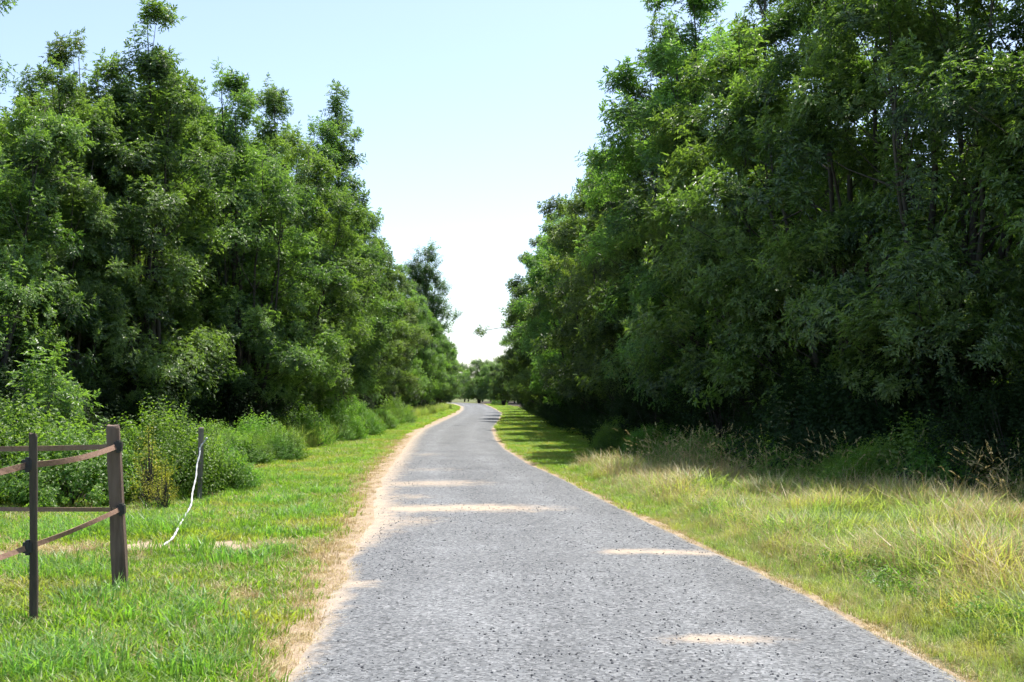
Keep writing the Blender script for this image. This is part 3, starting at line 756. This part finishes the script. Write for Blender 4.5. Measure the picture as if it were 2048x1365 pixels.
# an arching bramble cane above the brambles
def cane(x, y, pts, label):
    wood = MB(); fol = MB(); rs = np.random.RandomState(9)
    t = np.linspace(0, 1, 26); P = np.stack([np.interp(t, np.linspace(0, 1, len(pts)), np.array(pts)[:, i]) for i in range(3)], -1)
    for _ in range(3): P[1:-1] = (P[:-2] + 2 * P[1:-1] + P[2:]) / 4
    tube(wood, P, np.linspace(.012, .004, 26), 5, .5)
    Q = P[5:]; k = np.repeat(np.arange(len(Q)), 4)
    place_shoots(fol, SH_BRAMBLE, Q[k] + rs.randn(len(k), 3) * .03, rs.randn(len(k), 3) * .6 + [0, 0, .5], rs.uniform(.35, .6, len(k)), rs)
    e = bpy.data.objects.new('bramble_cane', None); COL.objects.link(e); e.location = (x, y, -.03)
    tag(e, label, 'bramble'); link('stems', wood.mesh('stems', M_BARK, True), e); link('foliage', fol.mesh('foliage', M_SHRUB), e)
cane(-9.6, 19.0, [(-.5, 0, 0), (-.6, 0, 1.3), (-.2, 0, 2.35), (.6, 0, 2.85), (1.25, 0, 3.0), (1.75, 0, 2.75), (2.0, .1, 2.3)], 'bright green bramble cane arching over the pale sapling at the picture edge')

# ------------------------------------------------------------------ grasses
def tuft(seed, n, r, h, lean, w, mat, seedhead=False, spread=.5):
    rs = np.random.RandomState(seed); mb = MB()
    for _ in range(n):
        a = rs.rand() * 6.283; q = r * math.sqrt(rs.rand()); b = np.array([q * math.cos(a), q * math.sin(a), -.02])
        L = h * rs.uniform(.5, 1.15); da = a + rs.uniform(-1.2, 1.2) if rs.rand() < .7 else rs.rand() * 6.283
        dv = np.array([math.cos(da), math.sin(da), 0]); le = lean * rs.uniform(.2, 1.3)
        side = np.array([-dv[1], dv[0], 0]) * math.cos(rs.uniform(-.9, .9)) + dv * math.sin(rs.uniform(-.6, .6))
        ww = w * rs.uniform(.7, 1.3) / 2
        p1 = b + np.array([0, 0, L * .5]) + dv * L * le * .22; p2 = b + np.array([0, 0, L * (.93 - .3 * le)]) + dv * L * le * .85
        V = [b - side * ww, b + side * ww, p1 - side * ww * .85, p1 + side * ww * .85, p2]
        mb.add(V, [[0, 1, 3], [0, 3, 2], [2, 3, 4]], rs.rand())
        if seedhead:
            up = p2 - p1; up /= np.linalg.norm(up)
            for j in range(7):
                c = p2 - up * (.02 * j); o = rs.randn(3) * .012; s2 = rs.randn(3) * .005
                mb.add([c + s2, c - s2, c + o + up * .035], [[0, 1, 2]], rs.uniform(.5, 1))
    return mb.mesh('tuft', mat)

def sample(n, x0, x1, y0, y1, seed, pw=1.0):
    rs = np.random.RandomState(seed); y = y0 + (y1 - y0) * rs.rand(n) ** pw
    return x0 + (x1 - x0) * rs.rand(n), y, rs

def grow(name, x, y, rs, protos, smin, smax, label, cat='grass', szfun=None):
    n = len(x); s = rs.uniform(smin, smax, n)
    if szfun is not None: s = s * szfun(x, y)
    scatter(name, np.stack([x, y, ground_z(x, y)], -1), rs.rand(n) * 6.283, s, rs.randint(0, len(protos), n), protos, label, cat)

SHORT = [tuft(300 + i, 40, .13, .13, .85, .0100, M_GRASS) for i in range(5)]
LONG = [tuft(320 + i, 34, .16, .46, 1.05, .0095, M_VERGE) for i in range(5)]
DRYT = [tuft(340 + i, 28, .12, .16, .95, .0085, M_DRY) for i in range(4)]
DRYL = [tuft(350 + i, 20, .16, .60, 1.0, .0075, M_DRY) for i in range(4)]
TALL = [tuft(360 + i, 11, .16, 1.05, .7, .0045, M_STALK, True) for i in range(4)]
TALLG = [tuft(370 + i, 40, .2, .75, .6, .009, M_VERGE) for i in range(4)]
LUSH = [tuft(380 + i, 30, .13, .30, .95, .0105, M_LUSH) for i in range(4)]
HERB = []
for i in range(4):
    r_ = np.random.RandomState(400 + i); mb = MB(); k = 9
    place_shoots(mb, SH_SIMPLE, np.stack([r_.randn(k) * .07, r_.randn(k) * .07, np.zeros(k)], -1), np.stack([r_.randn(k) * .6, r_.randn(k) * .6, np.ones(k)], -1), r_.uniform(.35, .65, k), r_)
    HERB.append(mb.mesh('herb', M_SHRUB))

def vis(x, y, m=1.5):     # within or near the camera's field
    return np.abs(x) < .5 * y + m

# fence-side verge
x, y, rs = sample(72000, -17, -1.0, 4.0, 60, 501, 2.2)
k = (x < f_sl(y) + .05) & vis(x, y, 6.0) & (x > f_wl(y) - 1.0) & (rs.rand(len(x)) > 1.05 * bare_at(x, y) + .02)
grow('grass', x[k], y[k], rs, SHORT, .65, 1.25, 'short bright green grass of the verge around the fence', szfun=lambda a, b: (.75 + .7 * vnoise(a * .9, b * .9, 61)) * (1 - .45 * np.exp(-((b - 11.3) / .8) ** 2)))
x, y, rs = sample(34000, -16, -1.2, 4.0, 40, 502, 1.9)
k = (x < f_sl(y) + .02) & vis(x, y, 6.0) & (x > f_wl(y)) & ((vnoise(x * .8, y * .55, 62) > np.where(y < 15, .46, .55)) | (np.abs(x - f_sl(y)) < .35)) & (rs.rand(len(x)) > .5)
grow('dry_grass', x[k], y[k], rs, DRYT, .6, 1.1, 'straw-coloured dry grass patches between fence and road')
x, y, rs = sample(60000, -6, 3.2, 4.5, 45, 512, 1.7)
k = ((np.abs(x - f_sl(y)) < .34 * rs.rand(len(x)) + .03) | (np.abs(x - f_sr(y)) < .13 * rs.rand(len(x)) + .03)) & (rs.rand(len(x)) > .2)
grow('dry_grass', x[k], y[k], rs, DRYT, .25, .6, 'sparse low dry grass creeping over the sandy road edges')
x, y, rs = sample(9000, -12, -1.2, 5, 22, 503, 1.4)
k = (x < f_sl(y) - .25) & vis(x, y, 2.5) & (vnoise(x * 1.1, y * 1.1, 63) > np.where((y < 8.5) & (x < -2.2), .48, .61)) & (bare_at(x, y) < .35) & (x > f_wl(y) - 2)
grow('long_grass', x[k], y[k], rs, LUSH, .55, 1.05, 'longer grass tufts round the fence posts')
# grass-side verge
x, y, rs = sample(60000, -1.5, 10, 4.5, 60, 504, 2.1)
k = (x > f_sr(y) - .03) & (x < f_wr(y) + .6) & vis(x, y, 2.5) & (y > 15) & (rs.rand(len(x)) > bare_at(x, y))
grow('grass', x[k], y[k], rs, SHORT, .7, 1.2, 'short green shadow-striped grass beside the curve of the road')
x, y, rs = sample(30000, 1.0, 10, 4.5, 24, 505, 1.5)
sz = lambda a, b: np.clip((a - f_sr(b)) / .9, .28, 1.0) * (.35 + 1.1 * vnoise(a * 1.3, b * 1.3, 64))
k = (x > f_sr(y) + .02) & (x < f_wr(y) + .5) & vis(x, y, 2.5) & (rs.rand(len(x)) < np.where(y < 17, .85, .35))
grow('long_grass', x[k], y[k], rs, LONG, .75, 1.25, 'long pale green grass between the road and the dark trees', szfun=sz)
x, y, rs = sample(19000, 1.0, 10, 4.5, 24, 506, 1.5)
k = (x > f_sr(y) + .05) & (x < f_wr(y) + .3) & vis(x, y, 2.5) & ((vnoise(x * .9, y * .7, 65) > .44) | (np.abs(x - f_sr(y)) < .25))
grow('dry_grass', x[k], y[k], rs, DRYL, .4, 1.1, 'straw-coloured dry blades among the long pale grass', szfun=sz)
x, y, rs = sample(11000, 2.5, 10, 4.5, 18, 507, 1.3)
k = (x > f_sr(y) + .6) & (x < f_wr(y) + .4) & vis(x, y, 2.5) & (vnoise(x * .8, y * .8, 66) > .42)
grow('ground_herbs', x[k], y[k], rs, HERB, .6, 1.1, 'leafy green weeds growing through the long pale grass', 'weeds')
x, y, rs = sample(16000, -12, 3, 55, 190, 514, 1.4)
k = (((x < f_sl(y)) & (x > f_wl(y) - 1.5)) | ((x > f_sr(y)) & (x < f_wr(y) + 1)))
grow('grass', x[k], y[k], rs, SHORT, 1.3, 2.2, 'short green grass on both verges far down the road')
# tall seed stalks along the edge of the wood
x, y, rs = sample(2600, 2.0, 8, 13.5, 25, 508)
dd = f_wr(y) - x
k = (dd > -.3) & (dd < 1.7) & (vnoise(x * 1.1, y * 1.1, 67) > .50) & (rs.rand(len(x)) < .34)
grow('seed_stalks', x[k], y[k], rs, TALL, .5, 1.2, 'tall dry grass stalks with seed heads along the dark trees')
x, y, rs = sample(1400, 2.0, 8, 14, 25, 509)
dd = f_wr(y) - x
k = (dd > -.6) & (dd < .6)
grow('tall_grass', x[k], y[k], rs, TALLG, .6, 1.0, 'tall green grass at the edge of the trees behind the seed stalks')
x, y, rs = sample(4200, -9.5, -5, 22, 130, 510)
dd = x - f_wl(y)
k = (dd > -1.2) & (dd < .7) & (vnoise(x * .6, y * .4, 68) > np.where(y < 45, .52, .38))
grow('tall_grass', x[k], y[k], rs, TALLG, .7, 1.35, 'tall grass standing at the feet of the fence-side trees')
# ragged weeds and brambles spilling out of the woods
x, y, rs = sample(900, -9, -4, 19, 62, 515, 1.2)
dd = x - f_wl(y)
k = (dd > -1.3) & (dd < np.where(y < 34, 1.3, .8)) & (vnoise(x * .7, y * .5, 71) > .42) & ((y > 21) | (x < -5.6))
grow('ragged_weeds', x[k], y[k], rs, [WEED, BR2, SB2], .35, .8, 'ragged weeds and brambles merging into the fence-side trees', 'weeds')
x, y, rs = sample(700, 2, 9, 13.5, 34, 516, 1.2)
dd = f_wr(y) - x
k = (dd > -.7) & (dd < .5)
grow('ragged_weeds', x[k], y[k], rs, [WEED, SB2], .3, .8, 'low green weeds along the foot of the dark trees', 'weeds')
# low growth inside the woods
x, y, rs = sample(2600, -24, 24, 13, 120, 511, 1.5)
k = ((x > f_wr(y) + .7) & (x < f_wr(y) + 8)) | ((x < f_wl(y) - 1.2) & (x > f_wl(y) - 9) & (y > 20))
grow('undergrowth', x[k], y[k], rs, UND, .8, 1.4, 'undergrowth with shade-darkened leaf colour at the foot of the trees', 'undergrowth')

# ------------------------------------------------------------------ the fence
def wood_post(name, x, y, w, d, h, lean, mat, label, group, tops, rz=0.0, bevel=.008, z0=-.25, insul=0):
    """a squared post, slightly waisted and worn, as its own thing; tops: list of insulator heights"""
    rs = np.random.RandomState(int(abs(x * 100)) + 3); mb = MB()
    zs = np.array([z0, 0, .25 * h, .5 * h, .75 * h, h - .02, h]); V = []; F = []
    ring = np.array([[-1, -.75], [-.75, -1], [.75, -1], [1, -.75], [1, .75], [.75, 1], [-.75, 1], [-1, .75]])
    for i, z in enumerate(zs):
        s = (1 + .05 * rs.randn()) * (.9 if i == len(zs) - 1 else 1)
        for c in ring: V.append([c[0] * w / 2 * s + rs.uniform(-.003, .003), c[1] * d / 2 * s + rs.uniform(-.003, .003), z + (rs.uniform(-.012, .012) if i == len(zs) - 1 else 0)])
    for i in range(len(zs) - 1):
        for j in range(8):
            a = i * 8 + j; b = i * 8 + (j + 1) % 8; F += [(a, b, b + 8), (a, b + 8, a + 8)]
    c = len(V); V.append([0, 0, h + .004])
    for j in range(8): F.append((len(zs) * 8 - 8 + j, len(zs) * 8 - 8 + (j + 1) % 8, c))
    V = np.array(V); V[:, 0] += lean[0] * V[:, 2]; V[:, 1] += lean[1] * V[:, 2]
    mb.add(V, F)
    e = bpy.data.objects.new(name, None); COL.objects.link(e); e.location = (x, y, 0); e.rotation_euler = (0, 0, rz); e.empty_display_size = .2
    tag(e, label, 'fence post', group)
    link('post', mb.mesh('post', mat), e)
    for (z, ox, oy) in tops:
        ib = MB(); cx = lean[0] * z + ox; cyy = lean[1] * z + oy
        for (sx, sy, sz, oz) in ((.030, .030, .036, 0), (.012, .034, .05, 0)):
            q = np.array([[a, b, c_] for a in (-1, 1) for b in (-1, 1) for c_ in (-1, 1)], float) * [sx, sy, sz] + [cx, cyy, z + oz]
            ib.add(q, [[0, 1, 3], [0, 3, 2], [4, 6, 7], [4, 7, 5], [0, 4, 5], [0, 5, 1], [2, 3, 7], [2, 7, 6], [0, 2, 6], [0, 6, 4], [1, 5, 7], [1, 7, 3]])
        link('insulator', ib.mesh('insulator', M_BLACK), e)
    return e

GP = 'fence posts on the verge'
wood_post('fence_post', -3.17, 9.22, .104, .10, 1.35, (-.045, 0), M_TIMBER, 'thick square brown corner post holding all four brown tapes', GP, [(1.183, .045, -.045), (.676, .045, -.045)], .12)
wood_post('fence_stake', -3.26, 7.76, .050, .048, 1.335, (-.004, 0), M_STAKE, 'thin dark stake in front of the corner post near the picture edge', GP, [(1.123, -.034, 0), (.56, -.036, 0)], .2)
wood_post('fence_post', -4.75, 17.3, .078, .078, 1.10, (.02, 0), M_OLDPOST, 'old grey post in the shrubs with a white rope hanging from it', GP, [], .3)
wood_post('fence_stake', -3.42, 6.0, .052, .05, 1.3, (0, 0), M_STAKE, 'thin dark stake beyond the picture edge carrying the near tapes', GP, [(1.09, -.034, 0), (.50, -.034, 0)], .1)
wood_post('fence_post', -6.4, 9.7, .10, .10, 1.3, (0, 0), M_TIMBER, 'brown post beyond the picture edge carrying the far tapes', GP, [(1.18, 0, -.05), (.68, 0, -.05)], .1)

def tape(ctrl, sag, width, label, seed):
    rs = np.random.RandomState(seed); mb = MB(); P = []
    for (a, b) in zip(ctrl[:-1], ctrl[1:]):
        a = np.array(a); b = np.array(b)
        for t in np.linspace(0, 1, 15)[:-1]:
            p = a * (1 - t) + b * t; p[2] -= sag * 4 * t * (1 - t); P.append(p)
    P.append(np.array(ctrl[-1])); P = np.array(P); n = len(P)
    tan = np.gradient(P, axis=0); tan /= np.linalg.norm(tan, axis=1)[:, None]
    side = np.cross(tan, [0, 0, 1.0]); side /= np.linalg.norm(side, axis=1)[:, None]; up = np.cross(side, tan)
    tw = .35 * np.sin(np.linspace(0, 9, n) + seed) + .15; U = up * np.cos(tw)[:, None] + side * np.sin(tw)[:, None]; Sd = np.cross(U, tan)
    V = np.concatenate([P + U * width / 2 + Sd * .003, P + U * width / 2 - Sd * .003, P - U * width / 2 - Sd * .003, P - U * width / 2 + Sd * .003]).reshape(4, n, 3).transpose(1, 0, 2).reshape(-1, 3)
    F = []
    for i in range(n - 1):
        for j in range(4):
            a = i * 4 + j; b = i * 4 + (j + 1) % 4; F += [(a, b, b + 4), (a, b + 4, a + 4)]
    F += [(0, 1, 2), (0, 2, 3), (n * 4 - 4, n * 4 - 2, n * 4 - 3), (n * 4 - 4, n * 4 - 1, n * 4 - 2)]
    mb.add(V, F)
    tag(link('fence_tape', mb.mesh('fence_tape', M_TAPE, False)), label, 'fence tape', 'brown tapes of the fence')
cu = (-3.185, 9.16, 1.183); cl = (-3.16, 9.16, .676)
tape([cu, (-3.30, 7.76, 1.123), (-3.455, 6.0, 1.09)], .03, .042, 'upper brown tape sagging from the corner post to the thin stake', 1)
tape([cl, (-3.30, 7.76, .56), (-3.455, 6.0, .50)], .012, .036, 'lower brown tape slanting down from the corner post to the thin stake', 2)
tape([cu, (-6.4, 9.65, 1.18)], .03, .042, 'upper brown tape running level behind the thin stake', 3)
tape([cl, (-6.4, 9.65, .68)], .015, .034, 'lower brown tape running level behind the thin stake', 4)

mb = MB()
rp = np.array([(-4.60, 17.16, .95), (-4.65, 17.2, .89), (-4.72, 17.2, .80), (-4.69, 17.12, .72), (-4.71, 17.0, .56), (-4.66, 16.8, .40), (-4.63, 16.55, .26), (-4.50, 16.0, .19), (-4.28, 15.2, .14),
               (-4.12, 14.5, .13), (-3.97, 13.8, .12), (-3.80, 13.0, .11), (-3.66, 12.4, .10), (-3.58, 12.0, .08), (-3.60, 11.7, .04)])
t = np.linspace(0, 1, 70); q = np.stack([np.interp(t, np.linspace(0, 1, len(rp)), rp[:, i]) for i in range(3)], -1)
for _ in range(3): q[1:-1] = (q[:-2] + 2 * q[1:-1] + q[2:]) / 4
tube(mb, q, .012 + .004 * np.sin(np.arange(70) * 1.9), 7, .5)
tag(link('rope', mb.mesh('rope', M_ROPE, True)), 'loose white rope hanging from the old post down into the grass', 'rope')

# the leafy twig that hangs out over the road from the leaning ash
wood = MB(); fol = MB(); r_ = np.random.RandomState(12)
tw = np.array([(2.2, 60.2, 4.6), (1.2, 60.0, 5.05), (.2, 60, 5.2), (-.7, 60, 5.12), (-1.65, 60, 4.95)])
tube(wood, tw, [.04, .03, .022, .018, .012], 5, .5)
k = 16
place_shoots(fol, SH_ASH, tw[-1] + r_.randn(k, 3) * [.16, .16, .10], r_.randn(k, 3) + [0, 0, .3], r_.uniform(.45, .75, k), r_)
k = 10
place_shoots(fol, SH_ASH, tw[1] + r_.randn(k, 3) * [.4, .2, .15], r_.randn(k, 3) + [0, 0, .3], r_.uniform(.6, .9, k), r_)
e = bpy.data.objects.new('overhanging_branch', None); COL.objects.link(e)
tag(e, 'thin twig with one isolated leaf tuft hanging in the sky gap over the road', 'branch')
link('twig', wood.mesh('twig', M_BARK, True), e); link('foliage', fol.mesh('foliage', M_ASH), e)
